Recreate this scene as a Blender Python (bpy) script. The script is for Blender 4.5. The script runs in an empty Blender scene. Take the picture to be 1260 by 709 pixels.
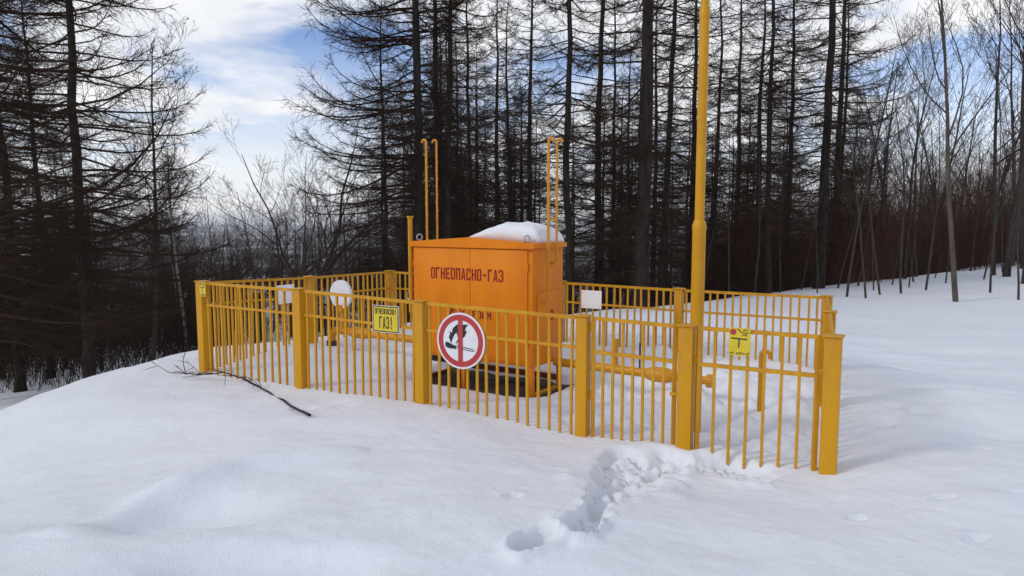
import bpy, bmesh, math, random
import numpy as np
from mathutils import Vector, Matrix

# ------------------------------------------------------------------ camera
SC = bpy.context.scene
COL = SC.collection
W, H, F, HOR = 1260.0, 709.0, 850.0, 273.0
EYE = 2.0
PITCH = math.atan((H / 2 - HOR) / F)
cam_data = bpy.data.cameras.new('camera')
cam = bpy.data.objects.new('camera', cam_data)
COL.objects.link(cam)
cam.location = (0, 0, EYE)
cam.rotation_euler = (math.pi / 2 - PITCH, 0, 0)
cam_data.sensor_fit = 'HORIZONTAL'
cam_data.sensor_width = 36.0
cam_data.lens = F / W * 36.0
cam_data.clip_start = 0.05
cam_data.clip_end = 30000
SC.camera = cam

# ------------------------------------------------------------------ world
SKS, SKO = 1.15, (5.17, -3.25, 0)
SUN_EL, SUN_AZ = math.radians(32), math.radians(-112)   # azimuth from +y, clockwise (negative = left)
world = bpy.data.worlds.new('World')
SC.world = world
world.use_nodes = True
nt = world.node_tree
nt.nodes.clear()
L = nt.links.new
def wn(t, **k):
    n = nt.nodes.new(t)
    for a, b in k.items(): setattr(n, a, b)
    return n
out = wn('ShaderNodeOutputWorld'); bg = wn('ShaderNodeBackground')
bg.inputs['Strength'].default_value = 0.1
sky = wn('ShaderNodeTexSky', sky_type='NISHITA', sun_disc=False)
sky.sun_elevation = SUN_EL; sky.sun_rotation = SUN_AZ
sky.altitude = 200; sky.air_density = 1.0; sky.dust_density = 0.2; sky.ozone_density = 3.0
tc = wn('ShaderNodeTexCoord'); sep = wn('ShaderNodeSeparateXYZ')
L(tc.outputs['Generated'], sep.inputs[0])
mz = wn('ShaderNodeMath', operation='MAXIMUM'); L(sep.outputs['Z'], mz.inputs[0]); mz.inputs[1].default_value = 0
az = wn('ShaderNodeMath', operation='ADD'); L(mz.outputs[0], az.inputs[0]); az.inputs[1].default_value = 0.22
dv = wn('ShaderNodeVectorMath', operation='DIVIDE'); L(tc.outputs['Generated'], dv.inputs[0])
cb = wn('ShaderNodeCombineXYZ')
for i in range(3): L(az.outputs[0], cb.inputs[i])
L(cb.outputs[0], dv.inputs[1])
ofs = wn('ShaderNodeVectorMath', operation='ADD'); L(dv.outputs[0], ofs.inputs[0]); ofs.inputs[1].default_value = SKO
nz = wn('ShaderNodeTexNoise'); nz.inputs['Scale'].default_value = SKS; nz.inputs['Detail'].default_value = 9; nz.inputs['Roughness'].default_value = 0.55; nz.inputs['Distortion'].default_value = 0.35
L(ofs.outputs[0], nz.inputs['Vector'])
rp = wn('ShaderNodeValToRGB'); rp.color_ramp.elements[0].position = 0.40; rp.color_ramp.elements[1].position = 0.515
L(nz.outputs['Fac'], rp.inputs[0])
nz2 = wn('ShaderNodeTexNoise'); nz2.inputs['Scale'].default_value = 3.0; nz2.inputs['Detail'].default_value = 6
L(ofs.outputs[0], nz2.inputs['Vector'])
rp2 = wn('ShaderNodeValToRGB')
rp2.color_ramp.elements[0].position = 0.3; rp2.color_ramp.elements[0].color = (8.5, 8.8, 9.4, 1)
rp2.color_ramp.elements[1].position = 0.7; rp2.color_ramp.elements[1].color = (10.3, 10.3, 10.4, 1)
L(nz2.outputs['Fac'], rp2.inputs[0])
mx = wn('ShaderNodeMix', data_type='RGBA')
skm = wn('ShaderNodeVectorMath', operation='MULTIPLY'); L(sky.outputs[0], skm.inputs[0]); skm.inputs[1].default_value = (1.5, 1.42, 1.6)
hzr = wn('ShaderNodeMapRange'); L(mz.outputs[0], hzr.inputs['Value'])
for nm_, v_ in (('From Min', .03), ('From Max', .24), ('To Min', .92), ('To Max', 0)): hzr.inputs[nm_].default_value = v_
hmx = wn('ShaderNodeMath', operation='MAXIMUM'); L(rp.outputs[0], hmx.inputs[0]); L(hzr.outputs[0], hmx.inputs[1])
L(hmx.outputs[0], mx.inputs['Factor']); L(skm.outputs[0], mx.inputs['A']); L(rp2.outputs[0], mx.inputs['B'])
L(mx.outputs['Result'], bg.inputs['Color']); L(bg.outputs[0], out.inputs[0])

sun_d = bpy.data.lights.new('sun', 'SUN')
sun_d.energy = 1.15; sun_d.angle = math.radians(10); sun_d.color = (1.0, 0.95, 0.88)
sun = bpy.data.objects.new('sun', sun_d); COL.objects.link(sun)
sdir = Vector((math.sin(SUN_AZ) * math.cos(SUN_EL), math.cos(SUN_AZ) * math.cos(SUN_EL), math.sin(SUN_EL)))
sun.rotation_euler = sdir.to_track_quat('Z', 'Y').to_euler()
sun.location = (0, 0, 40)
vs = SC.view_settings
vs.view_transform = 'Standard'; vs.look = 'None'; vs.exposure = 0.0; vs.gamma = 1.0; vs.use_curve_mapping = False
SC.cycles.max_bounces = 6
SC.cycles.volume_bounces = 0

# ------------------------------------------------------------------ pixel helpers
cP, sP = math.cos(PITCH), math.sin(PITCH)
def ray(px, py):
    a, b = (px - W / 2) / F, -(py - H / 2) / F
    return np.array([a, cP + b * sP, -sP + b * cP])
def at_y(px, py, y):
    d = ray(px, py); return np.array([0, 0, EYE]) + d * (y / d[1])
def on_line(px, py, A, B):
    d = ray(px, py); u = B[:2] - A[:2]
    M = np.array([[d[0], -u[0]], [d[1], -u[1]]])
    t, s = np.linalg.solve(M, A[:2])
    return np.array([0, 0, EYE]) + d * t

# ------------------------------------------------------------------ noise
def _hash(i, j, s):
    n = (i.astype(np.int64) * 374761393 + j.astype(np.int64) * 668265263 + s * 1442695041) & 0xffffffff
    n = ((n ^ (n >> 13)) * 1274126177) & 0xffffffff
    n = n ^ (n >> 16)
    return (n & 0xffffff) / float(0xffffff)
def vnoise(x, y, s=0):
    i, j = np.floor(x), np.floor(y); fx, fy = x - i, y - j
    fx = fx * fx * fx * (fx * (6 * fx - 15) + 10); fy = fy * fy * fy * (fy * (6 * fy - 15) + 10)
    a = _hash(i, j, s); b = _hash(i + 1, j, s); c = _hash(i, j + 1, s); d = _hash(i + 1, j + 1, s)
    return (a + (b - a) * fx + (c - a) * fy + (a - b - c + d) * fx * fy) * 2 - 1
def fbm(x, y, o=4, s=0):
    t = np.zeros_like(x); a = 1.0
    for k in range(o):
        c, q = math.cos(k * 1.1), math.sin(k * 1.1)
        t += a * vnoise(x * c - y * q, x * q + y * c, s + k * 17); x, y, a = x * 2.03, y * 2.03, a * 0.5
    return t
def sstep(a, b, x):
    t = np.clip((x - a) / (b - a), 0, 1); return t * t * (3 - 2 * t)

# ------------------------------------------------------------------ layout of the enclosure
A = at_y(248, 346, 9.1)
B = at_y(1026, 413, 5.4)
Cc = at_y(1018, 364, 8.5)
D = at_y(480, 333, 12.4)
P1 = on_line(368, 355, A, B); P2 = on_line(518, 370, A, B); P3 = on_line(718, 388, A, B); P4 = on_line(846, 400, A, B)
L1 = on_line(381, 340, A, D)
R1 = on_line(690, 346, D, Cc); R2 = on_line(836, 355, D, Cc)
Mm = (B + Cc) / 2
def base_z(px, py, P): return at_y(px, py, P[1])[2]

# ------------------------------------------------------------------ terrain
EDGE = np.array([(-5.2, -40), (-5.0, 2), (-4.4, 6.0), (-4.8, 7.6), (-5.1, 9.0), (-4.5, 11.0), (-2.7, 13.4), (-.3, 15.8), (2, 19),
                 (6, 22), (11, 26), (19, 32.5), (29, 41), (60, 54), (400, 90), (400, -400), (-5.2, -400)], float)
def edge_dist(x, y):
    best = np.full(x.shape, 1e18); ins = np.zeros(x.shape, bool)
    n = len(EDGE)
    for i in range(n):
        a, b = EDGE[i], EDGE[(i + 1) % n]
        e = b - a
        t = np.clip(((x - a[0]) * e[0] + (y - a[1]) * e[1]) / (e @ e), 0, 1)
        best = np.minimum(best, (x - a[0] - t * e[0]) ** 2 + (y - a[1] - t * e[1]) ** 2)
        c = ((a[1] > y) != (b[1] > y)) & (x < (b[0] - a[0]) * (y - a[1]) / (b[1] - a[1] + 1e-12) + a[0])
        ins ^= c
    d = np.sqrt(best)
    return np.where(ins, -d, d)
ctrl = [(A[0], A[1], base_z(248, 461, A)), (P1[0], P1[1], base_z(368, 471, P1)), (P2[0], P2[1], base_z(518, 491, P2)),
        (P3[0], P3[1], base_z(718, 533, P3)), (P4[0], P4[1], base_z(846, 561, P4)), (B[0], B[1], base_z(1026, 573, B)),
        (Cc[0], Cc[1], .18), (D[0], D[1], .2), (R1[0], R1[1], .2), (R2[0], R2[1], .22), (Mm[0], Mm[1], .14),
        (.30, 8.0, -.05), (-1.35, 8.95, -.03), (.75, 8.8, -.02), (-.3, 8.35, -.05), (0, 0, .42), (-3, 2, .38), (3, 2.2, .15), (-2.6, 4.3, .2), (0.2, 4.4, .16), (2.5, 4, .05), (4.8, 5.5, .0), (4.5, 3.0, .05),
        (6.5, 9, -.1), (-4.3, 6.2, -.12), (-3.5, 4.6, .04), (-3.2, 10.6, .15), (-4.3, 10.0, .27), (-4.8, 8.9, .26), (1.8, 13, .05), (8, 14, -.2), (14, 20, -.3), (22, 30, -.12), (30, 34, .0)]
ctrl = np.array(ctrl)
_base = lambda x, y: .1 - .4 * sstep(8, 22, np.hypot(np.asarray(x, float) * .8, y)) + .2 * sstep(13, 27, np.asarray(x, float))
def _kreg(x, y, val, sg, w0):
    w = np.exp(-((x[..., None] - ctrl[:, 0]) ** 2 + (y[..., None] - ctrl[:, 1]) ** 2) / (2 * sg * sg))
    return (w @ val) / (w.sum(-1) + w0)
_r0 = ctrl[:, 2] - _base(ctrl[:, 0], ctrl[:, 1])
_r1 = _r0 - _kreg(ctrl[:, 0], ctrl[:, 1], _r0, 1.5, .12)
_r2 = _r1 - _kreg(ctrl[:, 0], ctrl[:, 1], _r1, .9, .3)

u_f = (B - A)[:2] / np.linalg.norm((B - A)[:2])          # along the front fence
ANG = math.atan2(u_f[1], u_f[0])
v_f = np.array([-u_f[1], u_f[0]])                         # inwards
BOX_FR = np.array([.245, 8.05]); BOX_W, BOX_D = 1.85, .75
bx_a = math.radians(-33); bx_u = np.array([math.cos(bx_a), math.sin(bx_a)]); bx_v = np.array([-bx_u[1], bx_u[0]])
BOX_C = BOX_FR - bx_u * BOX_W / 2 + bx_v * BOX_D / 2

def poly_dist(x, y, pts):
    best = np.full(x.shape, 1e18); tt = np.zeros(x.shape)
    for i in range(len(pts) - 1):
        a = np.array(pts[i][:2]); e = np.array(pts[i + 1][:2]) - a
        t = np.clip(((x - a[0]) * e[0] + (y - a[1]) * e[1]) / (e @ e), 0, 1)
        d = (x - a[0] - t * e[0]) ** 2 + (y - a[1] - t * e[1]) ** 2
        tt = np.where(d < best, i + t, tt); best = np.minimum(best, d)
    return np.sqrt(best), tt
def gpt(px, py, z=.08):
    d = ray(px, py); t = (z - EYE) / d[2]; return (d[0] * t, d[1] * t)
TRENCH = [gpt(975, 575, 0), gpt(900, 571, 0), (gpt(830, 566, 0)), gpt(772, 566, 0), gpt(755, 596, .06), gpt(741, 622, .12), gpt(718, 652, .17)]
PRINTS = [(gpt(657, 668, .2), .19, .10, .20, 1.0), (gpt(716, 653, .17), .14, .09, .14, 1.1), (gpt(741, 618, .12), .15, .10, .12, 1.0), (gpt(768, 585, .05), .15, .12, .10, .6), (gpt(735, 640, .15), .10, .07, .08, .4), (gpt(812, 572, 0), .14, .10, .08, .2), (gpt(880, 573, 0), .14, .08, .07, .1), (gpt(790, 600, .08), .07, .05, .05, .9), (gpt(632, 622), .07, .05, .035, .4),
          (gpt(1130, 508), .16, .09, .05, .2), (gpt(1105, 502), .14, .06, .04, .0), (gpt(1055, 628), .09, .05, .03, .2),
          (gpt(1200, 660), .12, .06, .03, .5), (gpt(1160, 610), .1, .06, .025, .1), (gpt(1250, 600), .1, .06, .03, .3),
          (gpt(425, 493), .12, .07, .035, .2), (gpt(375, 492), .14, .06, .035, .1), (gpt(408, 538), .07, .045, .035, .2),
          (gpt(1090, 520), .2, .1, .035, .7), (gpt(1210, 545), .12, .07, .025, .4), (gpt(1180, 480), .2, .1, .035, .4)]
def terrain(x, y, detail=True):
    x = np.asarray(x, float); y = np.asarray(y, float)
    z = _base(x, y) + _kreg(x, y, _r0, 1.5, .12) + _kreg(x, y, _r1, .9, .3) + _kreg(x, y, _r2, .7, .4)
    d = edge_dist(x, y) + .35 * fbm(x * .22, y * .22, 2, 5)
    dp = .8 * np.logaddexp(0, d / .8)
    drop = 1.3 * (1 - np.exp(-dp / 3.4)) + .12 * dp
    z = z - 88 * (1 - np.exp(-drop / 88))
    r = np.hypot(x, y)
    z += sstep(1800, 4500, r) * (38 + 34 * fbm(x / 1500, y / 1500, 3, 9))
    z += sstep(14, 60, r) * .5 * fbm(x / 14, y / 14, 3, 21)
    if not detail: return z
    near = 1 - sstep(14, 40, r)
    z += near * (.042 * fbm(x * .55, y * .8, 3, 1) * sstep(.9, 1.6, np.maximum(np.abs((x - BOX_C[0]) / 1.1), np.abs((y - BOX_C[1]) / .9))) + .010 * fbm(x * 1.9, y * 2.6, 3, 2) + .0034 * fbm(x * 9, y * 12, 3, 3) + .006 * np.clip(fbm(x * 2.7, y * 3.6, 3, 4) - .2, 0, 1)
                 + sstep(2.5, 5, x) * (.016 * fbm(x * .7, y * 2.6, 3, 6) + .012 * np.abs(fbm(x * 2.2, y * 4.2, 3, 7))))
    # wind drift in the left foreground
    a = gpt(60, 690); b = gpt(190, 615); c = gpt(300, 575); e = gpt(450, 555)
    dd, tt = poly_dist(x, y, [a, b, c, e]); fade = np.sin(np.clip(tt / 3, 0, 1) * math.pi) ** .5
    z += .10 * np.exp(-(dd / .16) ** 2) * fade
    q = gpt(215, 640); z -= .16 * np.exp(-(((x - q[0]) / .62) ** 2 + ((y - q[1]) / .40) ** 2) ** 1.4)
    q = gpt(330, 690, .25); z -= .09 * np.exp(-(((x - q[0]) / .55) ** 2 + ((y - q[1]) / .22) ** 2) ** 2)
    # churned snow inside the enclosure
    s_ = (x - A[0]) * u_f[0] + (y - A[1]) * u_f[1]; v_ = (x - A[0]) * v_f[0] + (y - A[1]) * v_f[1]
    inside = sstep(.1, .5, v_) * (1 - sstep(3.2, 3.6, v_)) * sstep(4.2, 5.2, s_) * (1 - sstep(7.3, 7.7, s_))
    bu = (x - BOX_C[0]) * bx_u[0] + (y - BOX_C[1]) * bx_u[1]; bv = (x - BOX_C[0]) * bx_v[0] + (y - BOX_C[1]) * bx_v[1]
    inside = inside * sstep(1.0, 1.5, np.maximum(np.abs(bu) / 1.0, np.abs(bv) / .55))
    z += inside * (.11 * fbm(x * 1.6, y * 1.6, 3, 31) + .07 * np.abs(fbm(x * 3.2, y * 3.2, 3, 33)) - .05)
    # hollow thawed under the cabinet
    bu = (x - BOX_C[0]) * bx_u[0] + (y - BOX_C[1]) * bx_u[1]; bv = (x - BOX_C[0]) * bx_v[0] + (y - BOX_C[1]) * bx_v[1]
    rr = np.maximum(np.abs(bu + .0) / 1.10, np.abs(bv) / .60) + .10 * fbm(x * 2.2, y * 2.2, 2, 41)
    z -= .13 * (1 - sstep(.84, 1.04, rr))
    # trodden trench and prints
    wob = fbm(x * 3.1, y * 3.1, 3, 51); dd, tt = poly_dist(x, y, TRENCH)
    wd = .20 + .08 * np.exp(-((tt - 3.3) / .8) ** 2) - .09 * sstep(3.6, 5.5, tt) + .09 * wob
    m = 1 - sstep(.60, 1.02, dd / np.maximum(wd, .05))
    endf = sstep(-.1, 1.0, tt)
    lump = np.abs(fbm(x * 6, y * 6, 2, 53)); lump2 = np.abs(fbm(x * 13, y * 13, 3, 57))
    z -= m * endf * (.15 - .08 * lump - .045 * lump2)
    z += .035 * np.exp(-((dd - wd * 1.3) / .10) ** 2) * (.4 + .6 * np.clip(wob + .3, 0, 1)) * endf
    for (cx, cy), la, lb, dep, an in PRINTS:
        sel = (np.abs(x - cx) < .6) & (np.abs(y - cy) < .6)
        if not sel.any(): continue
        xs, ys = x[sel] - cx, y[sel] - cy
        p = xs * math.cos(an) + ys * math.sin(an); q = -xs * math.sin(an) + ys * math.cos(an)
        rr = np.sqrt((p / la) ** 2 + (q / lb) ** 2) + .22 * fbm((xs + cx) * 7, (ys + cy) * 7, 2, 61)
        z[sel] += -dep * (1 - sstep(.65, 1.1, rr)) + .18 * dep * np.exp(-((rr - 1.25) / .2) ** 2)
    return z
def gz(x, y): return float(terrain(np.array([x]), np.array([y]))[0])
def hit(px, py):
    d = ray(px, py); lo = 1.0
    for k in range(400):
        t = 1 + k * .06; p = np.array([0, 0, EYE]) + d * t
        if p[2] < gz(p[0], p[1]): return p
    return p

# ------------------------------------------------------------------ materials
MATS = {}
def mat(name, col, rough=.6, metal=0.0, noise=None, bump=None, spec=None, wear=None):
    """noise = (scale, second colour, amount, detail); bump = (scale, strength, distance)"""
    if name in MATS: return MATS[name]
    m = bpy.data.materials.new(name); m.use_nodes = True; t = m.node_tree
    b = t.nodes['Principled BSDF']
    b.inputs['Base Color'].default_value = (*col, 1); b.inputs['Roughness'].default_value = rough; b.inputs['Metallic'].default_value = metal
    if spec is not None: b.inputs['Specular IOR Level'].default_value = spec
    co = t.nodes.new('ShaderNodeTexCoord')
    if noise:
        sc, c2, lo, hi, axis = noise
        mp = t.nodes.new('ShaderNodeMapping'); mp.inputs['Scale'].default_value = axis
        t.links.new(co.outputs['Object'], mp.inputs[0])
        n = t.nodes.new('ShaderNodeTexNoise'); n.inputs['Scale'].default_value = sc; n.inputs['Detail'].default_value = 7; n.inputs['Roughness'].default_value = .62
        t.links.new(mp.outputs[0], n.inputs['Vector'])
        r = t.nodes.new('ShaderNodeValToRGB'); r.color_ramp.elements[0].position = lo; r.color_ramp.elements[1].position = hi
        r.color_ramp.elements[0].color = (*col, 1); r.color_ramp.elements[1].color = (*c2, 1)
        t.links.new(n.outputs['Fac'], r.inputs[0]); t.links.new(r.outputs[0], b.inputs['Base Color'])
    if wear:
        n = t.nodes.new('ShaderNodeTexNoise'); n.inputs['Scale'].default_value = wear[0]; n.inputs['Detail'].default_value = 9; n.inputs['Roughness'].default_value = .7
        gp = t.nodes.new('ShaderNodeNewGeometry'); t.links.new(gp.outputs['Position'], n.inputs['Vector'])
        r3 = t.nodes.new('ShaderNodeValToRGB'); r3.color_ramp.elements[0].position = wear[1]; r3.color_ramp.elements[1].position = wear[1] + .05
        t.links.new(n.outputs['Fac'], r3.inputs[0]); m3 = t.nodes.new('ShaderNodeMix'); m3.data_type = 'RGBA'
        src = b.inputs['Base Color'].links[0].from_socket; t.links.new(r3.outputs[0], m3.inputs['Factor']); t.links.new(src, m3.inputs['A']); m3.inputs['B'].default_value = (.13, .05, .018, 1)
        t.links.new(m3.outputs['Result'], b.inputs['Base Color'])
    if bump:
        n = t.nodes.new('ShaderNodeTexNoise'); n.inputs['Scale'].default_value = bump[0]; n.inputs['Detail'].default_value = 5
        t.links.new(co.outputs['Object'], n.inputs['Vector'])
        bp = t.nodes.new('ShaderNodeBump'); bp.inputs['Strength'].default_value = bump[1]; bp.inputs['Distance'].default_value = bump[2]
        t.links.new(n.outputs['Fac'], bp.inputs['Height']); t.links.new(bp.outputs[0], b.inputs['Normal'])
    MATS[name] = m
    return m
YEL = mat('yellow_paint', (.57, .282, .007), .42, noise=(3.0, (.40, .165, .008), .46, .82, (1, 1, .35)), bump=(60, .10, .002), spec=.28, wear=(9, .655))
YEL2 = mat('yellow_paint_bars', (.57, .29, .012), .5, noise=(2.2, (.40, .16, .008), .40, .80, (3, 3, 1)), spec=.28, wear=(10, .655))
PIPE = mat('pipe_paint', (.58, .26, .010), .38, noise=(4, (.45, .18, .006), .45, .8, (1, 1, 1)), bump=(40, .08, .002), spec=.3)
ORA = mat('orange_paint', (.72, .218, .006), .40, noise=(1.8, (.58, .155, .005), .38, .72, (1.2, 1.2, .45)), bump=(5, .12, .012), spec=.18, wear=(6, .69))
RUST = mat('red_primer', (.20, .045, .018), .7, noise=(8, (.09, .025, .012), .4, .7, (1, 1, 1)), bump=(40, .3, .003))
REDL = mat('stencil_red', (.24, .006, .012), .55, noise=(22, (.40, .06, .012), .60, .85, (1, 1, 1)), spec=.2)
SRED = mat('sign_red', (.42, .035, .035), .4)
SWHITE = mat('sign_white', (.72, .72, .76), .4, noise=(9, (.62, .62, .66), .45, .8, (1, 1, 1)))
SYEL = mat('sign_yellow', (.66, .50, .02), .4, noise=(10, (.58, .42, .015), .4, .8, (1, 1, 1)))
SBLK = mat('sign_black', (.012, .012, .014), .5)
STEEL = mat('galvanised_steel', (.42, .42, .43), .35, .9)
DARK = mat('dark_iron', (.03, .028, .026), .6)
EARTH = mat('thawed_earth', (.035, .024, .018), .95, noise=(7, (.075, .05, .035), .4, .7, (1, 1, 1)), bump=(18, .9, .04))
LARCH_T = mat('larch_bark', (.024, .018, .015), .9, noise=(5, (.055, .044, .038), .42, .72, (2.5, 2.5, .5)), bump=(22, .9, .03), spec=.1)
LARCH_B = mat('larch_twig', (.034, .020, .013), .9, spec=.1)
BARK_G = mat('grey_bark', (.100, .080, .064), .85, noise=(4, (.055, .047, .04), .4, .7, (2, 2, .6)), bump=(25, .5, .015), spec=.15)
TWIG_G = mat('grey_twig', (.075, .058, .046), .9, spec=.1)
BARK_D = mat('dark_bark', (.045, .037, .032), .9, noise=(5, (.08, .066, .056), .4, .7, (2, 2, .6)), bump=(25, .5, .015), spec=.1)
TWIG_D = mat('dark_twig', (.045, .033, .027), .9, spec=.1)
BIRCH = mat('birch_bark', (.42, .40, .37), .8, noise=(6, (.08, .07, .065), .55, .66, (.6, .6, 2.2)), bump=(20, .3, .01), spec=.2)
BRUSHM = mat('red_brown_brush', (.078, .034, .020), .9, spec=.1)

def snow_mat(name, far=False):
    m = bpy.data.materials.new(name); m.use_nodes = True; t = m.node_tree; b = t.nodes['Principled BSDF']
    b.inputs['Base Color'].default_value = (.77, .79, .835, 1); b.inputs['Roughness'].default_value = .75
    b.inputs['Specular IOR Level'].default_value = .25
    g = t.nodes.new('ShaderNodeNewGeometry')
    def noise(scale, det, rough=.6):
        n = t.nodes.new('ShaderNodeTexNoise'); n.inputs['Scale'].default_value = scale; n.inputs['Detail'].default_value = det; n.inputs['Roughness'].default_value = rough
        t.links.new(g.outputs['Position'], n.inputs['Vector']); return n
    n1 = noise(85, 3, .7); n2 = noise(14, 5)
    b1 = t.nodes.new('ShaderNodeBump'); b1.inputs['Strength'].default_value = .65; b1.inputs['Distance'].default_value = .010
    b2 = t.nodes.new('ShaderNodeBump'); b2.inputs['Strength'].default_value = .42; b2.inputs['Distance'].default_value = .022
    t.links.new(n1.outputs['Fac'], b1.inputs['Height']); t.links.new(n2.outputs['Fac'], b2.inputs['Height'])
    t.links.new(b1.outputs[0], b2.inputs['Normal']); t.links.new(b2.outputs[0], b.inputs['Normal'])
    if far:
        # far valley: woods and fields too distant to build
        ln = t.nodes.new('ShaderNodeVectorMath'); ln.operation = 'LENGTH'; t.links.new(g.outputs['Position'], ln.inputs[0])
        mr = t.nodes.new('ShaderNodeMapRange'); mr.inputs['From Min'].default_value = 160; mr.inputs['From Max'].default_value = 320
        t.links.new(ln.outputs['Value'], mr.inputs['Value'])
        n3 = noise(.0042, 6, .55)
        r = t.nodes.new('ShaderNodeValToRGB'); r.color_ramp.elements[0].position = .40; r.color_ramp.elements[1].position = .46
        t.links.new(n3.outputs['Fac'], r.inputs[0])
        mu = t.nodes.new('ShaderNodeMath'); mu.operation = 'MULTIPLY'; t.links.new(mr.outputs[0], mu.inputs[0]); t.links.new(r.outputs[0], mu.inputs[1])
        mxn = t.nodes.new('ShaderNodeMix'); mxn.data_type = 'RGBA'
        mxn.inputs['A'].default_value = (.77, .79, .835, 1); mxn.inputs['B'].default_value = (.045, .042, .04, 1)
        t.links.new(mu.outputs[0], mxn.inputs['Factor']); t.links.new(mxn.outputs['Result'], b.inputs['Base Color'])
    return m
SNOW = snow_mat('snow_ground', True); SNOWC = snow_mat('snow_cap')

# ------------------------------------------------------------------ mesh builder
class MB:
    def __init__(s): s.v = []; s.f = []
    def add(s, vs_, fs): 
        o = len(s.v); s.v += [tuple(float(c) for c in p) for p in vs_]; s.f += [tuple(i + o for i in f) for f in fs]
    def box(s, c, size, rz=0.0, bevel=0.0):
        hx, hy, hz = size[0] / 2, size[1] / 2, size[2] / 2
        if bevel <= 0:
            pts = [(x, y, z) for z in (-hz, hz) for x, y in ((-hx, -hy), (hx, -hy), (hx, hy), (-hx, hy))]
            fs = [(3, 2, 1, 0), (4, 5, 6, 7), (0, 1, 5, 4), (1, 2, 6, 5), (2, 3, 7, 6), (3, 0, 4, 7)]
        else:
            bm = bmesh.new(); bmesh.ops.create_cube(bm, size=1)
            for v in bm.verts: v.co = Vector((v.co.x * size[0], v.co.y * size[1], v.co.z * size[2]))
            bmesh.ops.bevel(bm, geom=list(bm.edges), offset=bevel, segments=2, affect='EDGES', profile=.5)
            bm.verts.index_update(); pts = [tuple(v.co) for v in bm.verts]; fs = [tuple(v.index for v in f.verts) for f in bm.faces]; bm.free()
        ca, sa = math.cos(rz), math.sin(rz)
        s.add([(c[0] + x * ca - y * sa, c[1] + x * sa + y * ca, c[2] + z) for x, y, z in pts], fs)
    def beam(s, p, q, w, h):
        """rectangular bar from p to q; w across (horizontal), h up"""
        p, q = Vector(p), Vector(q); d = (q - p).normalized(); up = Vector((0, 0, 1)) if abs(d.z) < .95 else Vector((1, 0, 0))
        sd = d.cross(up).normalized() * (w / 2); u = sd.cross(d).normalized() * (h / 2)
        s.add([e + a * sd + b * u for e in (p, q) for a, b in ((-1, -1), (1, -1), (1, 1), (-1, 1))],
              [(3, 2, 1, 0), (4, 5, 6, 7), (0, 1, 5, 4), (1, 2, 6, 5), (2, 3, 7, 6), (3, 0, 4, 7)])
    def tube(s, pts, r, sides=12, cap=True):
        P = [Vector(p) for p in pts]; n = len(P)
        if not hasattr(r, '__len__'): r = [r] * n
        o = len(s.v); ref = None
        for i in range(n):
            d = (P[min(i + 1, n - 1)] - P[max(i - 1, 0)]).normalized()
            if ref is None:
                ref = Vector((0, 0, 1)) if abs(d.z) < .9 else Vector((1, 0, 0))
            a = (ref - d * ref.dot(d)).normalized(); ref = a; b = d.cross(a)
            for k in range(sides):
                th = 2 * math.pi * k / sides
                s.v.append(tuple(P[i] + (a * math.cos(th) + b * math.sin(th)) * r[i]))
        for i in range(n - 1):
            for k in range(sides):
                k2 = (k + 1) % sides
                s.f.append((o + i * sides + k, o + i * sides + k2, o + (i + 1) * sides + k2, o + (i + 1) * sides + k))
        if cap:
            s.f.append(tuple(o + k for k in range(sides))[::-1]); s.f.append(tuple(o + (n - 1) * sides + k for k in range(sides)))
    def prism(s, poly, y0, y1):
        """polygon in local xz extruded along y"""
        n = len(poly)
        vs_ = [(x, y0, z) for x, z in poly] + [(x, y1, z) for x, z in poly]
        fs = [tuple(range(n)), tuple(range(2 * n - 1, n - 1, -1))] + [(i, i + n, (i + 1) % n + n, (i + 1) % n) for i in range(n)]
        s.add(vs_, fs)
    def ring(s, r0, r1, y0, y1, n=40, cx=0, cz=0):
        vs_ = []
        for k in range(n):
            c, q = math.cos(2 * math.pi * k / n), math.sin(2 * math.pi * k / n)
            vs_ += [(cx + r * c, y, cz + r * q) for r in (r0, r1) for y in (y0, y1)]
        fs = []
        for k in range(n):
            a, b = 4 * k, 4 * ((k + 1) % n)
            fs += [(a, a + 2, b + 2, b), (a + 1, b + 1, b + 3, a + 3), (a + 2, a + 3, b + 3, b + 2), (a, b, b + 1, a + 1)]
        s.add(vs_, fs)
    def mesh(s, name, m, smooth=True, ang=.7):
        me = bpy.data.meshes.new(name); me.from_pydata(s.v, [], s.f); me.validate(); me.update()
        bm = bmesh.new(); bm.from_mesh(me); bmesh.ops.recalc_face_normals(bm, faces=bm.faces); bm.to_mesh(me); bm.free()
        me.materials.append(m)
        if smooth:
            me.polygons.foreach_set('use_smooth', [True] * len(me.polygons)); me.set_sharp_from_angle(angle=ang)
        return me
    def build(s, name, m, parent=None, smooth=True, loc=None, ang=.7):
        return link(name, s.mesh(name, m, smooth, ang), parent, loc)
def link(name, data, parent=None, loc=None):
    o = bpy.data.objects.new(name, data); COL.objects.link(o)
    if parent is not None: o.parent = parent
    if loc is not None: o.location = loc
    return o
def tag(o, label=None, cat=None, group=None, kind=None):
    for k, v in (('label', label), ('category', cat), ('group', group), ('kind', kind)):
        if v: o[k] = v
    return o
def thing(name, loc, rz, label, cat, group=None):
    o = link(name, None, None, loc); o.rotation_euler = (0, 0, rz); o.empty_display_size = .2
    return tag(o, label, cat, group)

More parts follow.
